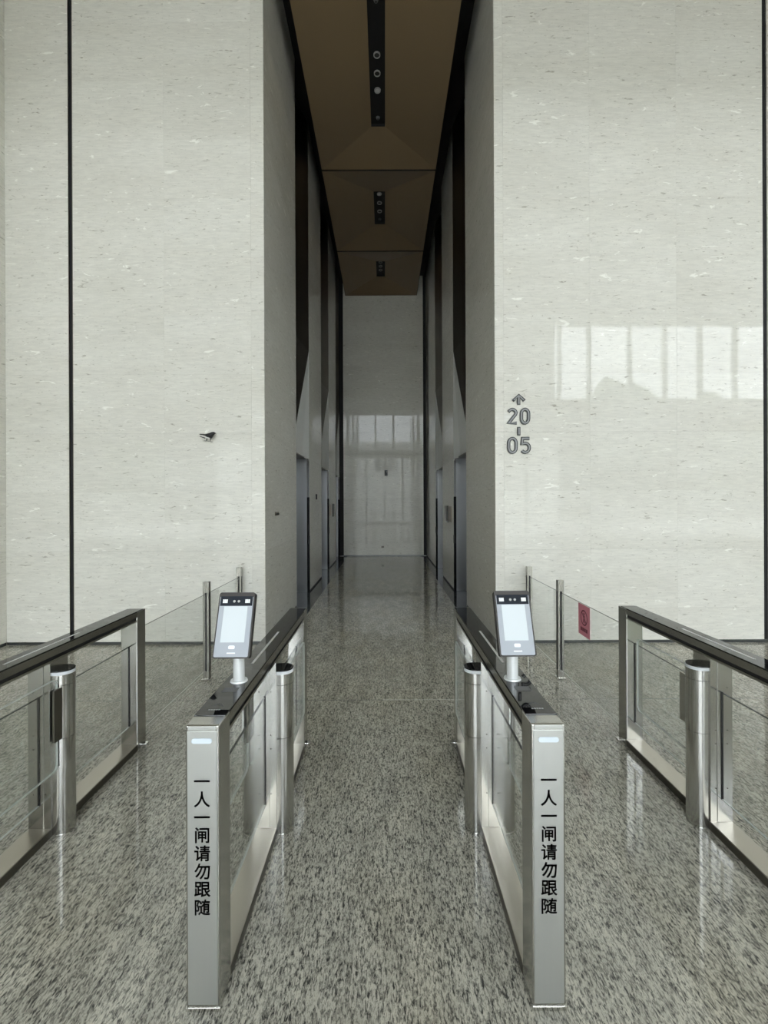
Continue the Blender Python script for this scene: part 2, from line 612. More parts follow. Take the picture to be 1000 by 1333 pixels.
def corridor_wall(name, x, s, piers, label):
    mb = MB()
    xa, xb = (x - 0.55, x - 0.021) if s > 0 else (x + 0.021, x + 0.55)
    for a, b in piers:
        mb.box(xa, xb, a + (0.28 if a < 6 else 0), b, 0, ZT)
    ya, yb = YW + 0.3, YE + 0.3
    if s > 0:
        mb.box(x - 0.75, x - 0.55, ya, yb, 0, ZT)
    else:
        mb.box(x + 0.55, x + 0.75, ya, yb, 0, ZT)
    w = tag(mb.build(name, 'grout'), label, 'wall', kind='structure')
    for a, b in piers:
        slabs_side(w, x, s, a, b, ZT)
        # black shadow gap at the foot
        if s > 0:
            B(x - 0.02, x - 0.004, a, b, 0, 0.034).build('foot_gap', 'gap', w)
        else:
            B(x + 0.004, x + 0.02, a, b, 0, 0.034).build('foot_gap', 'gap', w)
    return w


wall_cl = corridor_wall('wall_corridor_left', XL, 1, PIER_L,
                        'polished stone piers between lift doors on the side of the small bird')
wall_cr = corridor_wall('wall_corridor_right', XR, -1, PIER_R,
                        'polished stone piers between lift doors on the side of the numerals')

EX0, EX1 = -1.320, 1.245
wall_end = tag(B(XL - 0.5, XR + 0.5, YE + 0.10, YE + 0.35, 0, ZT).build('wall_corridor_end', 'gap'),
               'polished stone end wall closing the lift corridor', 'wall', kind='structure')
rows = [z for z in ROWS if z < ZT - 0.1] + [ZT]
for z0, z1 in zip(rows, rows[1:]):
    B(EX0, EX1, YE, YE + 0.10, z0 + J, z1 - J).build('stone_slab', 'marble', wall_end)
tag(B(EX0, EX1, YE + 0.004, YE + 0.1, 0, 0.034).build('baseboard_corridor_end', 'skirt'),
    'thin dark skirting under the corridor end wall', 'skirting', kind='structure')

# ------------------------------------------------------------------ lift doors in the niches
ZD = 2.55
ZA = 4.62


def lift_door(n, x, s, y0, y1, label):
    d = thing('door_%d' % n, label, 'lift door', (x, 0, 0), 0, 'lift doors', 'structure')

    def X(u):             # u metres into the niche
        return -s * u

    def bx(u0, u1, ya, yb, za, zb, bev=0.0):
        a, b = sorted((X(u0), X(u1)))
        return B(a, b, ya, yb, za, zb, bev=bev)
    ym = (y0 + y1) / 2
    bx(REC, REC + 0.05, y0 + 0.05, ym - 0.003, 0.0, ZD).build('door_leaf', 'lift_steel', d)
    bx(REC, REC + 0.05, ym + 0.003, y1 - 0.05, 0.0, ZD).build('door_leaf', 'lift_steel', d)
    bx(REC + 0.06, REC + 0.07, y0, y1, 0, ZT).build('shaft_panel', 'gap', d)
    bx(0.004, REC + 0.05, y0 + 0.001, y0 + 0.022, 0, ZT).build('jamb', 'lift_steel', d)
    bx(0.045, REC + 0.05, y1 - 0.022, y1 - 0.001, 0, ZD + 0.02).build('jamb', 'lift_steel', d)
    bx(0.0, 0.045, y1 - 0.028, y1 - 0.001, 1.82, ZD + 0.02).build('jamb_trim', 'chrome', d)
    bx(-0.004, 0.045, y1 - 0.028, y1 - 0.001, 0.0, 1.82).build('call_strip', 'black_glass', d)
    bx(-0.012, 0.018, y1 - 0.034, y1 - 0.028, 0.92, 1.08).build('call_buttons', 'black', d)
    bx(0.05, REC, y0 + 0.022, y1 - 0.022, ZD, ZD + 0.02).build('door_head', 'dark_steel', d)
    # folded steel hood over the door; lit facets coloured pale, shaded ones dark
    b0, bm_, b1 = (X(0.085), y0 + 0.022, ZD), (X(0.070), y0 + 0.72 * (y1 - y0), ZD), (X(-0.002), y1 - 0.022, ZD)
    t1 = (X(-0.002), y1 - 0.022, ZA)
    n0 = (X(0.30), y0 + 0.022, ZA + 0.2)
    u0, u1 = (X(0.30), y0 + 0.022, ZT), (X(-0.002), y1 - 0.022, ZT)
    MB().face(bm_, b1, t1).build('hood_facet', 'hood', d)
    MB().face(b0, bm_, t1).build('hood_facet', 'hood', d)
    MB().face(b0, t1, n0).build('hood_facet', 'dark_steel', d)
    MB().face(n0, t1, u1, u0).build('hood_panel', 'dark_steel', d)
    return d


for i, (a, b) in enumerate(NICHE_L):
    lift_door(i + 1, XL, 1, a, b, ['first', 'second', 'third'][i] +
              ' steel lift door from the corridor mouth, on the side of the small bird')
for i, (a, b) in enumerate(NICHE_R):
    lift_door(i + 4, XR, -1, a, b, ['first', 'second'][i] +
              ' steel lift door from the corridor mouth, on the side of the numerals')

# ------------------------------------------------------------------ corridor ceiling with coffers
CX0, CX1 = -1.24, 1.055
ceil = tag(B(XL - 0.5, XR + 0.5, YW + 0.3, YE + 0.3, ZT, ZT + 0.2).build('ceiling', 'gap'),
           'dark bronze coffered ceiling of the lift corridor', 'ceiling', kind='structure')
BAYS = [(YW + 0.02, 9.10, 6.05, 8.26), (9.10, 12.02, 9.98, 11.15), (12.02, YE, 12.86, 13.72)]
CXM = (CX0 + CX1) / 2
SW = 0.125
ZS = ZC + 0.18
for (ya, yb, sa, sb) in BAYS:
    ya2, yb2 = ya + 0.014, yb - 0.014
    o = [(CX0, ya2, ZC), (CX1, ya2, ZC), (CX1, yb2, ZC), (CX0, yb2, ZC)]
    inn = [(CXM - SW, sa, ZS), (CXM + SW, sa, ZS), (CXM + SW, sb, ZS), (CXM - SW, sb, ZS)]
    for k in range(4):
        q = (k + 1) % 4
        MB().face(o[k], o[q], inn[q], inn[k]).build('coffer_panel', 'ceiling', ceil)
    mb = MB()
    for (a, b, c, d_) in ((CX0, CX0 + 0.01, ya2, yb2), (CX1 - 0.01, CX1, ya2, yb2)):
        mb.box(a, b, c, d_, ZC, ZC + 0.16)
    mb.box(CX0 + 0.01, CX1 - 0.01, ya2, ya2 + 0.01, ZC + 0.001, ZC + 0.14)
    mb.box(CX0 + 0.01, CX1 - 0.01, yb2 - 0.01, yb2, ZC + 0.001, ZC + 0.14)
    mb.build('coffer_rim', 'gap', ceil)
    mb = MB()
    mb.box(CXM - SW - 0.01, CXM + SW + 0.01, sa - 0.01, sb + 0.01, ZS + 0.05, ZS + 0.07)
    mb.box(CXM - SW - 0.01, CXM - SW, sa, sb, ZS, ZS + 0.05)
    mb.box(CXM + SW, CXM + SW + 0.01, sa, sb, ZS, ZS + 0.05)
    mb.box(CXM - SW, CXM + SW, sa - 0.01, sa, ZS, ZS + 0.05)
    mb.box(CXM - SW, CXM + SW, sb, sb + 0.01, ZS, ZS + 0.05)
    mb.build('lamp_slot', 'gap', ceil)

LAMPS = [(6.98, 0, 'first'), (7.28, 0, 'second'), (7.58, 1, 'third'), (10.12, 1, 'fourth'), (10.42, 0, 'fifth'), (10.72, 0, 'sixth'),
         (12.98, 0, 'seventh'), (13.20, 0, 'eighth'), (13.42, 0, 'ninth')]
for y, lit, nth in LAMPS:
    t = thing('ceiling_spotlight', nth + ' small round spotlight along the black ceiling slots, counted from the corridor mouth',
              'spotlight', (CXM, y, ZS + 0.05), 0, 'spotlights in the ceiling slots')
    r = 0.052
    MB().ring((0, 0), r - 0.012, r, -0.02, 0.0).build('trim_ring', 'lamp_ring', t, True)
    MB().rod((0, 0, -0.010), (0, 0, 0.0), r - 0.0115, n=24).build('lens', 'lamp_lens' if lit else 'black', t, True)
for y in (6.22, 8.12, 11.02):
    t = thing('smoke_detector', {6.22: 'small dark ceiling detector ahead of the first spotlight', 8.12: 'small dark ceiling detector after the third spotlight',
                                 11.02: 'small dark ceiling detector after the sixth spotlight'}[y],
              'detector', (CXM, y, ZS + 0.05), 0, 'ceiling detectors')
    MB().rod((0, 0, -0.03), (0, 0, 0.0), 0.026, 0.034, n=20).build('housing', 'mark_dim', t, True)
    MB().rod((0, 0, -0.036), (0, 0, -0.03), 0.012, 0.014, n=16).build('sensor', 'black', t, True)

# ------------------------------------------------------------------ lobby shell and glazed facade behind the viewer
tag(B(LX0 - 0.3, LX1 + 0.3, YB - 0.4, YW + 0.3, ZL, ZL + 0.2).build('ceiling_lobby', 'lobby_ceiling'),
    'plain high ceiling of the lobby', 'ceiling', kind='structure')
tag(B(LX0, LX1, -0.7, 0.5, 7.45, ZL).build('ceiling_added_baffle', 'lobby_ceiling'),
    'added unseen baffle crossing the lobby above the gates, shading the upper walls', 'ceiling', kind='structure')  # added overhead to keep window light off the upper walls
tag(B(LX1, LX1 + 0.2, YB - 0.3, YW + 0.3, 0, ZL).build('wall_right', 'plaster'),
    'plain side wall of the lobby past the numerals', 'wall', kind='structure')
tag(B(LX0 - 0.2, LX0, YB - 0.3, YW + 0.3, 0, ZL).build('wall_left', 'plaster'),
    'plain side wall of the lobby past the return wall', 'wall', kind='structure')
tag(B(LX0, CL - 0.3, YW + 0.02, YW + 0.3, 0, ZL).build('wall_front_far_left', 'plaster'),
    'plain front wall behind the return wall', 'wall', kind='structure')
mb = MB()
mb.box(LX0, LX1, YB - 0.3, YB, WIN_Z[1], ZL)
mb.box(LX0, LX1, YB - 0.3, YB, DOOR_Z[1], WIN_Z[0])
xs = [LX0] + [v for w in WIN_UP for v in w] + [LX1]
for a, b in zip(xs[0::2], xs[1::2]):
    mb.box(a, b, YB - 0.3, YB, WIN_Z[0], WIN_Z[1])
mb.box(LX0, DOOR_X[0], YB - 0.3, YB, 0, DOOR_Z[1])
mb.box(DOOR_X[1], LX1, YB - 0.3, YB, 0, DOOR_Z[1])
mb.box(DOOR_X[0], DOOR_X[1], YB - 0.3, YB, 0, DOOR_Z[0])
tag(mb.build('wall_rear', 'plaster'), 'facade wall with high windows opposite the stone walls', 'wall', kind='structure')


def glazing(n, x0, x1, z0, z1, mulls, label, mw=0.075):
    w = thing('window_%d' % n, label, 'window', (0, YB - 0.15, 0), 0, None, 'structure')
    mb = MB()
    mb.box(x0, x1, -0.05, 0.05, z0, z0 + 0.06)
    mb.box(x0, x1, -0.05, 0.05, z1 - 0.06, z1)
    mb.box(x0, x0 + 0.06, -0.05, 0.05, z0 + 0.06, z1 - 0.06)
    mb.box(x1 - 0.06, x1, -0.05, 0.05, z0 + 0.06, z1 - 0.06)
    mb.build('window_frame', 'frame', w)
    for m in mulls:
        B(m - mw, m + mw, -0.09, 0.09, z0 + 0.06, z1 - 0.06).build('mullion', 'frame', w)
    e = [x0 + 0.06] + list(mulls) + [x1 - 0.06]
    for a, b in zip(e, e[1:]):
        MB().face((a, 0, z0 + 0.06), (b, 0, z0 + 0.06), (b, 0, z1 - 0.06), (a, 0, z1 - 0.06)).build('window_pane', 'window_glass', w)
    return w


glazing(1, WIN_UP[0][0], WIN_UP[0][1], WIN_Z[0], WIN_Z[1], [-2.2, -0.73, 0.73, 2.2], 'high window band facing the lift corridor')
glazing(2, WIN_UP[1][0], WIN_UP[1][1], WIN_Z[0], WIN_Z[1], [7.36, 8.62, 10.32, 11.80, 13.28, 14.76, 16.24],
        'high window band mirrored in the stone wall with the numerals')
glazing(3, DOOR_X[0], DOOR_X[1], DOOR_Z[0], DOOR_Z[1], [DOOR_X[0] + 1.49 * k for k in range(1, 23)], 'tall glazed entrance front below the high windows', 0.06)

tag(B(-60, 70, -90, YB - 0.4, -0.3, -0.02).build('ground_outside', 'ground'), 'grey paving outside the glazed entrance', 'ground', kind='structure')


def tree(x, y, h, r, label):
    t = thing('street_tree', label, 'tree', (x, y, -0.02), 0, 'trees outside the entrance')
    MB().rod((0, 0, 0), (0.1, 0, h * 0.5), 0.22, 0.12, n=10).build('trunk', 'bark', t, True)
    bm = bmesh.new()
    bmesh.ops.create_icosphere(bm, subdivisions=4, radius=1.0)
    rr = random.Random(int(x * 10))
    ph = [rr.uniform(0, 6) for _ in range(9)]
    for v in bm.verts:
        c = v.co.copy()
        d = 1 + 0.13 * math.sin(5 * c.x + ph[0]) * math.sin(4 * c.y + ph[1]) + 0.11 * math.sin(9 * c.z + ph[2] + 3 * c.x) + 0.06 * math.sin(19 * c.x + ph[3]) * math.sin(17 * c.z + ph[4])
        v.co = Vector((c.x * r * d, c.y * r * d, h * 0.58 + c.z * h * 0.42 * d))
    me = bpy.data.meshes.new('crown')
    bm.to_mesh(me)
    bm.free()
    link('crown', me, 'leaf', t, True)
    return t


for x, y, h, r, lb in [(-22.0, -27.0, 9.0, 3.6, 'low round tree outside the entrance, by the far block'),
                       (19.8, -27.5, 11.4, 3.5, 'tallest leafy tree outside the entrance, by the far block'),
                       (28.2, -28.5, 11.0, 3.2, 'middling leafy tree outside the entrance, by the far block')]:
    tree(x, y, h, r, lb)
for x0, x1, lb in ((-17, -6.0, 'added unseen canopy blocking sky outside the entrance, bird wall side'), (6.6, 18, 'added unseen canopy blocking sky outside the entrance, numeral wall side')):
    cn = thing('added_canopy', lb, 'canopy', (0, YB - 0.4, 5.5), 0, None, 'structure')  # unseen slab added to keep sky out of the outer gates' reflections
    B(x0, x1, -7.5, 0.09, 0, 0.18).build('canopy_slab', 'far_dark', cn)
    B(x0, x1, -7.6, -7.5, -0.1, 0.3).build('canopy_edge', 'frame', cn)
far = thing('added_far_block', 'added unseen pale building across the paving outside the entrance', 'building', (0, -38, -0.02))  # added pale block, bounces sky light in through the entrance glass
B(-18, 19, -10, 0, 0, 10.2).build('facade', 'far_wall', far)
B(-18.3, 19.3, -10.3, 0.3, 10.2, 10.8).build('parapet', 'far_wall', far)
for k in range(5):
    B(-15.5 + 7 * k, -12.5 + 7 * k, 0.0, 0.05, 6.6, 8.6).build('window', 'frame', far)
for x0, x1, lb in ((-62, -20, 'added unseen dark block outside the entrance, on the side of the bird wall'), (21, 66, 'added unseen dark block outside the entrance, on the side of the numeral wall')):
    bl = thing('added_far_block', lb, 'building', (0, -38, -0.02))  # added dark block, darkens what the outer gates reflect
    B(x0, x1, -10, 0, 0, 11.0).build('facade', 'far_dark', bl)
    B(x0 - 0.3, x1 + 0.3, -10.3, 0.3, 11.0, 11.5).build('parapet', 'far_dark', bl)
    for k in range(5):
        B(x0 + 3 + 8 * k, x0 + 7 + 8 * k, 0.0, 0.05, 6.4, 8.6).build('window', 'frame', bl)

# ------------------------------------------------------------------ turnstiles
TW = 0.057      # half width
TL_ = 1.72      # length
PY0, PY1 = 0.795, 0.925
YC = 0.86


def stadium(s, xo, r, n=18):
    """D-shaped outline: flat run from the pillar, round nose; s = side (+1/-1)"""
    cx = s * xo
    pts = [(s * 0.0, YC - r)]
    for i in range(n + 1):
        t = -math.pi / 2 + math.pi * i / n
        pts.append((cx + s * r * math.cos(t), YC + r * math.sin(t)))
    pts.append((s * 0.0, YC + r))
    return pts


def hinge(t, s, direction):
    XO = TW + 0.019
    h = MB().prism(stadium(s, XO, 0.056), 'Z', 0.0, 0.494).build('hinge_column', 'steel', t, True)
    MB().prism(stadium(s, XO, 0.0565), 'Z', 0.496, 0.767).build('clamp_sleeve', 'steel', h, True)
    MB().prism(stadium(s, XO, 0.056), 'Z', 0.769, 0.822).build('column_head', 'steel', h, True)
    MB().prism(stadium(s, XO, 0.057), 'Z', 0.822, 0.838).build('light_ring', 'ring', h, True)
    MB().prism(stadium(s, XO, 0.056), 'Z', 0.838, 0.844).build('column_cap', 'black_glass', h, True)
    MB().prism(stadium(s, XO, 0.0575), 'Z', 0.0, 0.006).build('column_foot', 'chrome', h, True)
    # barrier wing folded flat along the housing
    xw = s * (TW + 0.032)
    d = direction
    ya, yb = YC + d * 0.062, YC + d * 0.555
    y0, y1 = min(ya, yb), max(ya, yb)
    w = MB().prism(rounded(y0, y1, 0.345, 0.812, 0.030), 'X', xw - 0.005, xw + 0.005).build('barrier_wing', 'glass', t)
    edge = rounded(y0, y1, 0.345, 0.812, 0.030)
    mb = MB()
    n = len(edge)
    ctr = ((y0 + y1) / 2, (0.345 + 0.812) / 2)
    inner = [(p[0] + (0.0028 if p[0] < ctr[0] else -0.0028), p[1] + (0.0028 if p[1] < ctr[1] else -0.0028)) for p in edge]
    for i in range(n):
        q = (i + 1) % n
        for xx in (xw - 0.0053, xw + 0.0053):
            mb.face((xx, *edge[i]), (xx, *edge[q]), (xx, *inner[q]), (xx, *inner[i]))
        mb.face((xw - 0.0053, *edge[i]), (xw + 0.0053, *edge[i]), (xw + 0.0053, *edge[q]), (xw - 0.0053, *edge[q]))
    mb.build('polished_edge', 'glass_edge', w)
    # two clamp plates gripping the wing
    for off, mm in ((-0.0115, 'steel'), (0.0115, 'dark_steel')):
        ca, cb = sorted((YC + d * 0.03, YC + d * 0.105))
        B(xw + off - 0.0055, xw + off + 0.0055, ca, cb, 0.50, 0.763, bev=0.001).build('clamp_plate', mm, t)


def turnstile(label, xc, y0, sides, loc_label=None, lettered=True):
    t = thing('turnstile', label, 'turnstile', (xc, y0, 0), 0, 'speed gates')
    W = TW
    # front end post with flat cap
    MB().box(-W, W, 0.0, 0.11, 0.012, 0.958, bev=0.006, seg=3).build('end_post', 'steel', t)
    B(-W + 0.007, W - 0.007, -0.0025, 0.004, 0.022, 0.938, bev=0.001).build('front_plate', 'panel_steel', t)
    B(-W + 0.009, W - 0.009, -0.0025, 0.004, 0.9405, 0.955, bev=0.001).build('front_plate_cap', 'panel_steel', t)
    B(-W - 0.001, W + 0.001, -0.004, 0.112, 0.0, 0.012).build('foot_plate', 'chrome', t)
    MB().prism(rounded(-0.034, 0.034, 0.898, 0.915, 0.0083), 'Y', -0.005, -0.002).build('status_light', 'led', t, True)
    if lettered:
        for k, ch in enumerate('一人一闸请勿跟随'):
            src = text_mesh(ch, 0.056, 0.0004, 0.0)
            centred(src)
            bm = bmesh.new()
            for dx, dz in ((-1, -1), (1, -1), (-1, 1), (1, 1)):     # heavier strokes
                put(bm, src.copy(), Matrix.Translation((dx * 0.0007, -0.0035, 0.772 - 0.0603 * k + dz * 0.0007)) @ Matrix.Rotation(math.pi / 2, 4, 'X'))
            me = bpy.data.meshes.new('character')
            bm.to_mesh(me)
            bm.free()
            bpy.data.meshes.remove(src)
            link('character', me, 'print', t)
    # rear end post
    MB().box(-W, W, TL_ - 0.11, TL_, 0.0, 0.958, bev=0.005, seg=2).build('end_post', 'steel', t)
    B(-0.005, 0.005, TL_ - 0.113, TL_ - 0.108, 0.165, 0.72).build('glazing_groove', 'black', t)
    for s in (-1, 1):
        a, b = sorted((s * W, s * (W + 0.025)))
        B(a, b, TL_ - 0.045, TL_ - 0.005, 0.0, 0.014, bev=0.003).build('floor_bracket', 'chrome', t)
    # top beam: side bands, dark groove, lower lip
    prof = [(-W, 0.954), (W, 0.954), (W, 0.9186), (W - 0.012, 0.9186), (W - 0.012, 0.9005), (W - 0.002, 0.9005), (W - 0.002, 0.888),
            (-W + 0.002, 0.888), (-W + 0.002, 0.9005), (-W + 0.012, 0.9005), (-W + 0.012, 0.9186), (-W, 0.9186)]
    beam = MB().prism(prof, 'Y', 0.109, TL_ - 0.109).build('top_beam', 'steel_y', t)
    for s in (-1, 1):
        a, b = sorted((s * (W - 0.0118), s * (W - 0.0095)))
        B(a, b, 0.112, TL_ - 0.112, 0.9007, 0.9184).build('beam_groove', 'black', beam)
    gt = B(-W + 0.002, W - 0.002, 0.066, TL_ - 0.03, 0.9535, 0.9605, bev=0.0008).build('top_glass', 'black_glass', t)
    B(-0.006, 0.006, 0.58, 1.10, 0.9604, 0.9609).build('light_line', 'led_off', gt)
    if lettered:
        B(-0.03, 0.03, 0.262, 0.305, 0.9604, 0.9608).build('scanner_window', 'mark_dim', gt)
        mb = MB()
        for k in range(5):
            mb.box(-0.021 + 0.009 * k, -0.021 + 0.009 * k + 0.0068, 0.105, 0.112, 0.9604, 0.9608)
        mb.build('reader_caption', 'mark', gt)
        mb = MB()
        for (ax, ay, bx_, by) in ((-0.024, 0.135, 0.0, 0.152), (0.0, 0.152, 0.024, 0.135), (-0.018, 0.147, 0.0, 0.162), (0.0, 0.162, 0.018, 0.147)):
            dx, dy = bx_ - ax, by - ay
            l = math.hypot(dx, dy)
            nx, ny = -dy / l * 0.0012, dx / l * 0.0012
            mb.prism([(ax - nx, ay - ny), (bx_ - nx, by - ny), (bx_ + nx, by + ny), (ax + nx, ay + ny)], 'Z', 0.9604, 0.9608)
        mb.build('reader_mark', 'mark_dim', gt)
    # plinth; steel sides coloured dark for the dark reflection on them
    B(-W, W, 0.108, TL_ - 0.108, 0.0, 0.040).build('plinth', 'dark_steel', t)
    B(-W + 0.001, W - 0.001, 0.109, TL_ - 0.109, 0.040, 0.046).build('plinth_cover', 'steel_plate', t)
    # middle pillar
    pil = B(-W, W, PY0, PY1, 0.044, 0.890).build('pillar', 'steel', t)
    B(-0.0225, 0.0225, PY0 - 0.004, PY1 + 0.004, 0.047, 0.888, bev=0.001).build('pillar_strip', 'steel', pil)
    B(-0.005, 0.005, PY0 - 0.0075, PY0, 0.165, 0.72).build('glazing_groove', 'black', pil)
    for s in (-1, 1):
        for z in (0.22, 0.45, 0.52, 0.74):
            MB().rod((s * 0.03, PY0 - 0.002, z), (s * 0.03, PY0, z), 0.003, n=8).build('screw', 'dark_steel', pil)
    # glass panes between posts and pillar
    for a, b in ((0.108, PY0 - 0.007), (PY1 + 0.004, TL_ - 0.112)):
        pn = B(-0.003, 0.003, a, b, 0.168, 0.714).build('side_pane', 'glass', t)
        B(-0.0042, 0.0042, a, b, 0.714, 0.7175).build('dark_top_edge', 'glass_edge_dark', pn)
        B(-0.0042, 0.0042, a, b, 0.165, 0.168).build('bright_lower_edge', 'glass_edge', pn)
    for s, d in sides:
        hinge(t, s, d)
    return t


YT = 1.525
turnstile('lettered steel speed gate bounding the middle lane towards the bird wall', -0.616, YT, [(-1, -1), (1, 1)])
turnstile('lettered steel speed gate bounding the middle lane towards the numeral wall', 0.545, YT, [(-1, 1), (1, -1)])
turnstile('outermost steel speed gate in front of the wall with the small bird', -1.768, YT, [(1, -1)])
turnstile('outermost steel speed gate in front of the wall with the numerals, near the rose sticker', 1.735, YT + 0.03, [(-1, 1)])


# ------------------------------------------------------------------ face recognition terminals on the gates
def terminal(x, y, label, yaw=0.0, dx=0.0):
    t = thing('face_terminal', label, 'terminal', (x, y, 0.9605), yaw, 'face recognition terminals')
    MB().rod((0, 0, 0), (0, 0, 0.006), 0.036, 0.034, n=36).build('base_disc', 'white_metal', t, True)
    MB().rod((0, 0.0, 0.006), (0, 0.0, 0.195), 0.0235, n=28).build('stem', 'white_metal', t, True)
    # tilted head, built upright then leaned back about its lower edge
    tilt = Matrix.Translation((dx, -0.064, 0.115)) @ Matrix.Rotation(math.radians(-21), 4, 'X')

    def add(name, mbx, mat, smooth=False, parent=None):
        me = mbx.mesh(name)
        me.transform(tilt)
        return link(name, me, mat, parent or t, smooth)
    HW, HH = 0.0755, 0.266
    hd = add('housing', MB().prism(rounded(-HW, HW, 0, HH, 0.010), 'Y', 0.003, 0.030), 'bezel', True)
    add('bezel_frame', MB().prism(rounded(-HW, HW, 0, HH, 0.010), 'Y', 0.0, 0.003), 'bezel', True, hd)
    gl = add('cover_glass', MB().prism(rounded(-HW + 0.006, HW - 0.006, 0.005, HH - 0.017, 0.006), 'Y', -0.0025, 0.0), 'face', True)
    add('sensor_strip', MB().box(-HW + 0.008, HW - 0.008, -0.0031, -0.0024, 0.209, 0.249), 'face_dark', False, gl)
    add('screen', MB().box(-0.049, 0.049, -0.0032, -0.0024, 0.062, 0.207), 'screen', False, gl)
    mb = MB()
    for cx in (-0.047, 0.047):
        for k in (-1, 0, 1):
            mb.box(cx + k * 0.0068 - 0.003, cx + k * 0.0068 + 0.003, -0.0036, -0.003, 0.221, 0.236)
    add('infrared_lamps', mb, 'icon', False, gl)
    mb = MB()
    for cx in (-0.009, 0.010):
        mb.rod((cx, -0.0036, 0.228), (cx, -0.003, 0.228), 0.0052, n=16)
    add('camera_lens', mb, 'mark', True, gl)
    mb = MB()
    mb.prism(rounded(-0.013, 0.013, 0.036, 0.050, 0.005), 'Y', -0.0031, -0.0024)
    mb.box(-0.017, 0.017, -0.0031, -0.0024, 0.018, 0.0225)
    add('logo_mark', mb, 'icon', False, gl)
    add('bracket', MB().box(-0.02, 0.02, 0.029, 0.045, 0.03, 0.09, bev=0.003), 'bezel')
    return t


terminal(-0.612, YT + 0.375, 'grey tablet terminal on the gate beside the bird wall side of the middle lane', 0.0, -0.014)
terminal(0.533, YT + 0.385, 'grey tablet terminal on the gate beside the numeral wall side of the middle lane', 0.02, 0.006)


# ------------------------------------------------------------------ glass barriers from the gates back to the wall
def glass_barrier(label, x, s, y_start, yp1, yp2, sticker=False):
    b = thing('glass_barrier', label, 'barrier', (x, 0, 0), 0, 'glass barriers')
    for y in (yp1, yp2):
        p = MB().box(-0.029, 0.029, y - 0.025, y + 0.025, 0.0, 0.95, bev=0.002).build('post', 'post_steel', b)
        B(-0.0315, -0.0285, y - 0.009, y + 0.009, 0.09, 0.845).build('clamp_channel', 'black', p)
        B(0.0285, 0.0315, y - 0.009, y + 0.009, 0.09, 0.845).build('clamp_channel', 'black', p)
        B(-0.009, 0.009, y - 0.0275, y - 0.0245, 0.09, 0.845).build('clamp_channel', 'black', p)
        MB().box(-0.042, 0.042, y - 0.042, y + 0.042, 0.0, 0.018, bev=0.003).build('post_foot', 'chrome', p)
    e = [(y_start, yp1 - 0.026), (yp1 + 0.026, yp1 + 0.30), (yp1 + 0.304, yp2 - 0.026)]
    panes = []
    for ya, yb in e:
        pn = B(-0.004, 0.004, ya, yb, 0.075, 0.832).build('glass_pane', 'glass', b)
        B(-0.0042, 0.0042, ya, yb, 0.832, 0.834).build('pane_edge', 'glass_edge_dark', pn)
        panes.append(pn)
    if sticker:
        xs_ = -0.0048
        ya, yb = 3.745, 3.965
        z0, z1 = 0.565, 0.828
        st = B(xs_ - 0.0004, xs_ + 0.0006, ya, yb, z0, z1).build('warning_sticker', 'sticker', b, label='rose pink prohibition sticker with a ringed figure')
        xf = xs_ - 0.0008
        cy_, cz = (ya + yb) / 2, z0 + 0.155
        mb = MB()
        n = 40
        for i in range(n):
            t0, t1 = 2 * math.pi * i / n, 2 * math.pi * (i + 1) / n
            mb.face(*[(xf, cy_ + r * math.cos(t), cz + r * math.sin(t)) for r, t in ((0.066, t0), (0.066, t1), (0.054, t1), (0.054, t0))])
        # standing figure with raised arm
        mb.face(*[(xf, cy_ + 0.012 * math.cos(2 * math.pi * i / 14), cz + 0.032 + 0.012 * math.sin(2 * math.pi * i / 14)) for i in range(14)])
        mb.face((xf, cy_ - 0.018, cz + 0.018), (xf, cy_ + 0.018, cz + 0.018), (xf, cy_ + 0.008, cz - 0.008), (xf, cy_ + 0.020, cz - 0.042),
                (xf, cy_ + 0.008, cz - 0.044), (xf, cy_, cz - 0.014), (xf, cy_ - 0.010, cz - 0.044), (xf, cy_ - 0.022, cz - 0.040), (xf, cy_ - 0.008, cz - 0.008))
        a = 0.045
        mb.face((xf, cy_ + a - 0.004, cz + a + 0.004), (xf, cy_ + a + 0.004, cz + a - 0.004), (xf, cy_ - a + 0.004, cz - a - 0.004), (xf, cy_ - a - 0.004, cz - a + 0.004))
        mb.build('prohibition_ring', 'sticker_ink', st)
        mb = MB()
        for k in range(4):
            c = cy_ - 0.051 + 0.034 * k
            mb.box(xf - 0.0002, xf + 0.0002, c - 0.0145, c + 0.0145, z0 + 0.038, z0 + 0.069)
        mb.build('caption_block', 'sticker_ink', st)
    return b


glass_barrier('steel posts with clear glass panes running back to the wall with the bird', -1.725, -1, YT + TL_ + 0.012, 4.395, 5.38)
glass_barrier('steel posts and clear glass panes with a rose sticker, by the numeral wall', 1.69, 1, YT + TL_ + 0.04, 4.395, 5.34, True)

# ------------------------------------------------------------------ floor numerals on the wall
sg = thing('floor_numerals', 'raised grey metal arrow and numerals 20 to 05 on the cream wall', 'sign', (1.622, YW, 0))
K = 5.5 / FPX


def zpx(y):
    return EYE - (y - 654.3) * K


def arc(cx, cz, rx, rz, a0, a1, n):
    return [(cx + rx * math.cos(math.radians(a0 + (a1 - a0) * i / n)), cz + rz * math.sin(math.radians(a0 + (a1 - a0) * i / n))) for i in range(n + 1)]


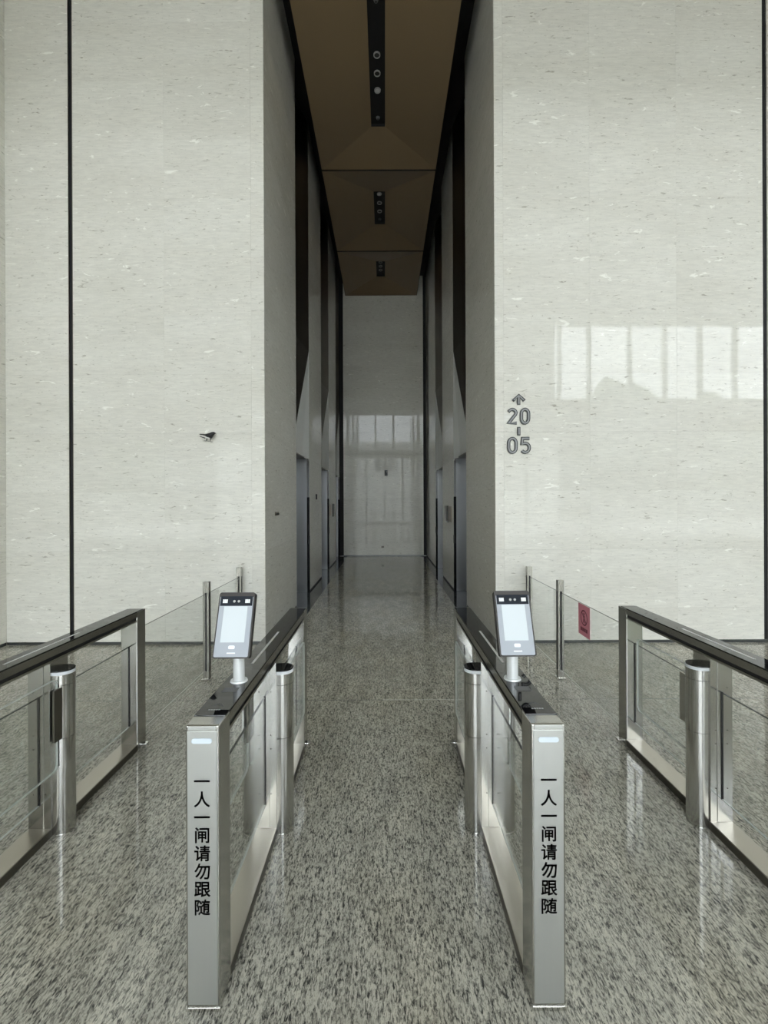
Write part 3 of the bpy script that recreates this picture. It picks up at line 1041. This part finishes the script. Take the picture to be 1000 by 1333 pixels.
def stroke(mb, path, hw, ya, yb, closed=False):
    """a bar of even width that follows a path in the wall plane"""
    n = len(path)
    L, R = [], []
    for i in range(n):
        a = Vector(path[i - 1] if (i > 0 or closed) else path[i])
        c = Vector(path[(i + 1) % n] if (i < n - 1 or closed) else path[i])
        d = (c - a).normalized()
        p = Vector(path[i])
        nn = Vector((-d.y, d.x))
        prev = (p - a).normalized() if (p - a).length > 1e-9 else d
        m = hw / max(0.55, abs(Vector((-prev.y, prev.x)).dot(nn)))
        L.append(p + nn * m)
        R.append(p - nn * m)
    rings = [[(L[i].x, ya, L[i].y), (R[i].x, ya, R[i].y), (R[i].x, yb, R[i].y), (L[i].x, yb, L[i].y)] for i in range(n)]
    if closed:
        vr = [[mb.bm.verts.new(p) for p in r] for r in rings]
        for i in range(n):
            a, b = vr[i], vr[(i + 1) % n]
            for k in range(4):
                mb.bm.faces.new((a[k], a[(k + 1) % 4], b[(k + 1) % 4], b[k]))
    else:
        mb.loft(rings)


def digit_path(ch):
    if ch == '0':
        return arc(0, 0.30, 0.40, 0.58, 0, 180, 16) + arc(0, -0.30, 0.40, 0.58, 180, 360, 16), True
    if ch == '2':
        return [(-0.42, 0.60)] + arc(-0.02, 0.44, 0.40, 0.44, 140, -32, 14) + [(-0.42, -0.87), (0.46, -0.87)], False
    return [(0.40, 0.87), (-0.30, 0.87), (-0.36, 0.06)] + arc(-0.03, -0.30, 0.42, 0.57, 112, -142, 18), False


def numeral(ch, x0, x1, ztop, zbot):
    path, closed = digit_path(ch)
    hw = 0.0185
    xs_ = [p[0] for p in path]
    zs_ = [p[1] for p in path]
    kx = (x1 - x0 - 2 * hw) / (max(xs_) - min(xs_))
    kz = (ztop - zbot - 2 * hw) / (max(zs_) - min(zs_))
    path = [(x0 + hw + (p[0] - min(xs_)) * kx, zbot + hw + (p[1] - min(zs_)) * kz) for p in path]
    mb = MB()
    stroke(mb, path, hw, -0.020, 0.0, closed)
    o = mb.build('numeral', 'letter_side', sg)
    mb = MB()
    stroke(mb, path, 0.0085, -0.0214, -0.0195, closed)
    mb.build('numeral_face', 'letter_face', o)


for ch, x0, x1, ya, yb in (('2', 660.5, 674.8, 531.3, 553), ('0', 677, 690.3, 531.2, 553), ('0', 660.3, 674, 569, 591), ('5', 677.5, 691.2, 569, 591)):
    numeral(ch, (x0 - 501) * K - 1.622, (x1 - 501) * K - 1.622, zpx(ya), zpx(yb))
zc = (zpx(556) + zpx(567)) / 2
db = MB().box(-0.018, 0.018, -0.020, 0, zpx(567), zpx(556), bev=0.002).build('range_dash', 'letter_side', sg)
B(-0.009, 0.009, -0.0214, -0.0195, zpx(567) + 0.01, zpx(556) - 0.01).build('range_dash_face', 'letter_face', db)


def arrow_pts(w, top, bot, th):
    h = top - bot
    return [(0, top), (w, top - w * 0.86), (w - th * 0.75, top - w * 0.86 - th * 0.65), (th / 2, top - th * 1.35), (th / 2, bot), (-th / 2, bot),
            (-th / 2, top - th * 1.35), (-w + th * 0.75, top - w * 0.86 - th * 0.65), (-w, top - w * 0.86)]


ar = MB().prism(arrow_pts(0.083, zpx(513), zpx(527.2), 0.036), 'Y', -0.020, 0).build('arrow', 'letter_side', sg)
MB().prism(arrow_pts(0.064, zpx(514.6), zpx(526.2), 0.016), 'Y', -0.0214, -0.0195).build('arrow_face', 'letter_face', ar)

# ------------------------------------------------------------------ little bird on the wall
BX, BZ = (273.5 - 501) * K, EYE - (569 - 656) * K
bird = thing('wall_bird', 'small black bird figure perched on a wire on the cream wall', 'bird figure', (BX, YW, BZ))
prof = [  # x, centre z, half height, half depth
    (-0.098, 0.023, 0.003, 0.006), (-0.090, 0.024, 0.0065, 0.010), (-0.060, 0.021, 0.007, 0.010), (-0.030, 0.016, 0.010, 0.013),
    (-0.015, 0.010, 0.020, 0.020), (0.005, 0.006, 0.030, 0.028), (0.028, 0.007, 0.036, 0.032), (0.046, 0.014, 0.037, 0.031),
    (0.060, 0.024, 0.029, 0.026), (0.074, 0.034, 0.019, 0.019), (0.084, 0.037, 0.010, 0.010), (0.093, 0.0365, 0.005, 0.005), (0.102, 0.035, 0.001, 0.001)]
rings = []
for x, cz, hz, hy in prof:
    rings.append([(x, -0.062 + hy * math.cos(2 * math.pi * i / 16), cz + hz * math.sin(2 * math.pi * i / 16)) for i in range(16)])
bb = MB().loft(rings).build('body', 'bird_black', bird, True)
belly = [(-0.034, -0.004, 0.004, 0.008), (-0.018, -0.012, 0.011, 0.018), (0.004, -0.018, 0.014, 0.023), (0.024, -0.020, 0.012, 0.022), (0.040, -0.017, 0.006, 0.012)]
MB().loft([[(x, -0.062 + hy * math.cos(2 * math.pi * i / 12), cz + hz * math.sin(2 * math.pi * i / 12)) for i in range(12)] for x, cz, hz, hy in belly]).build('belly', 'bird_white', bird, True)
for x in (-0.006, 0.040):
    MB().rod((x, -0.062, -0.020), (x - 0.012, -0.062, -0.054), 0.007, 0.0035, n=8).build('leg', 'bird_black', bird, True)
MB().rod((-0.040, -0.062, -0.050), (0.060, -0.062, -0.066), 0.0035, n=8).build('perch_wire', 'twig', bird, True)
MB().rod((0.02, -0.062, -0.060), (0.02, 0.0, -0.060), 0.003, n=8).build('wall_pin', 'twig', bird, True)
MB().rod((-0.095, -0.06, 0.000), (-0.035, -0.055, -0.020), 0.004, 0.006, n=8).build('wing_tip', 'mark_dim', bird, True)

# ------------------------------------------------------------------ small wall fittings in the corridor
t = thing('wall_plate', 'small bronze plate low on the stone pier at the corridor mouth', 'plate', (XL, 6.09, 1.565))
MB().box(0, 0.008, -0.10, 0.10, -0.024, 0.024, bev=0.002).build('plate', 'bronze', t)
B(0.008, 0.0086, -0.085, 0.085, -0.014, 0.014).build('plate_inset', 'dark_steel', t)
t = thing('wall_marker', 'narrow black marker on the pier between the first and second lift', 'marker', (XL, 9.60, 1.84))
MB().box(0, 0.02, -0.035, 0.035, -0.055, 0.055, bev=0.003).build('marker_body', 'black', t)
B(0, 0.022, -0.055, -0.03, 0.025, 0.05).build('marker_flag', 'black', t)


def lift_display(x, s, y, z, label):
    t = thing('lift_display', label, 'display', (x, y, z), 0, 'lift displays')
    a, b = sorted((0, s * 0.012))
    MB().box(a, b, -0.55, 0.55, -0.16, 0.16, bev=0.002).build('back_plate', 'bronze', t)
    a, b = sorted((0.0, s * 0.055))
    MB().box(a, b, -0.10, 0.12, -0.18, 0.17, bev=0.004).build('screen_box', 'black_glass', t)
    a, b = sorted((s * 0.010, s * 0.016))
    MB().box(a, b, -0.50, -0.16, -0.12, 0.12).build('name_panel', 'bronze', t)


lift_display(XL, 1, 12.55, 1.52, 'black lift display box on the pier after the second lift, bird side')
lift_display(XR, -1, 9.62, 1.47, 'black lift display box on the pier between two lifts, numeral side')

t = thing('security_camera', 'small black camera high on the corridor end wall', 'camera', (0.047, YE, 2.68))
MB().box(-0.05, 0.05, -0.02, 0, -0.10, 0.08, bev=0.006).build('mount', 'mark_dim', t)
MB().rod((0, -0.02, 0.03), (0, -0.13, 0.02), 0.048, 0.05, n=20).build('camera_body', 'black', t, True)
MB().rod((0, -0.13, 0.02), (0, -0.14, 0.019), 0.03, n=16).build('camera_lens', 'black_glass', t, True)
t = thing('wall_outlet', 'small grey outlet near the foot of the corridor end wall', 'outlet', (-0.075, YE, 0.30))
MB().box(-0.045, 0.045, -0.01, 0, -0.03, 0.03, bev=0.003).build('outlet_plate', 'dark_steel', t)
B(-0.02, 0.02, -0.0115, -0.0095, -0.012, 0.012).build('outlet_socket', 'black', t)
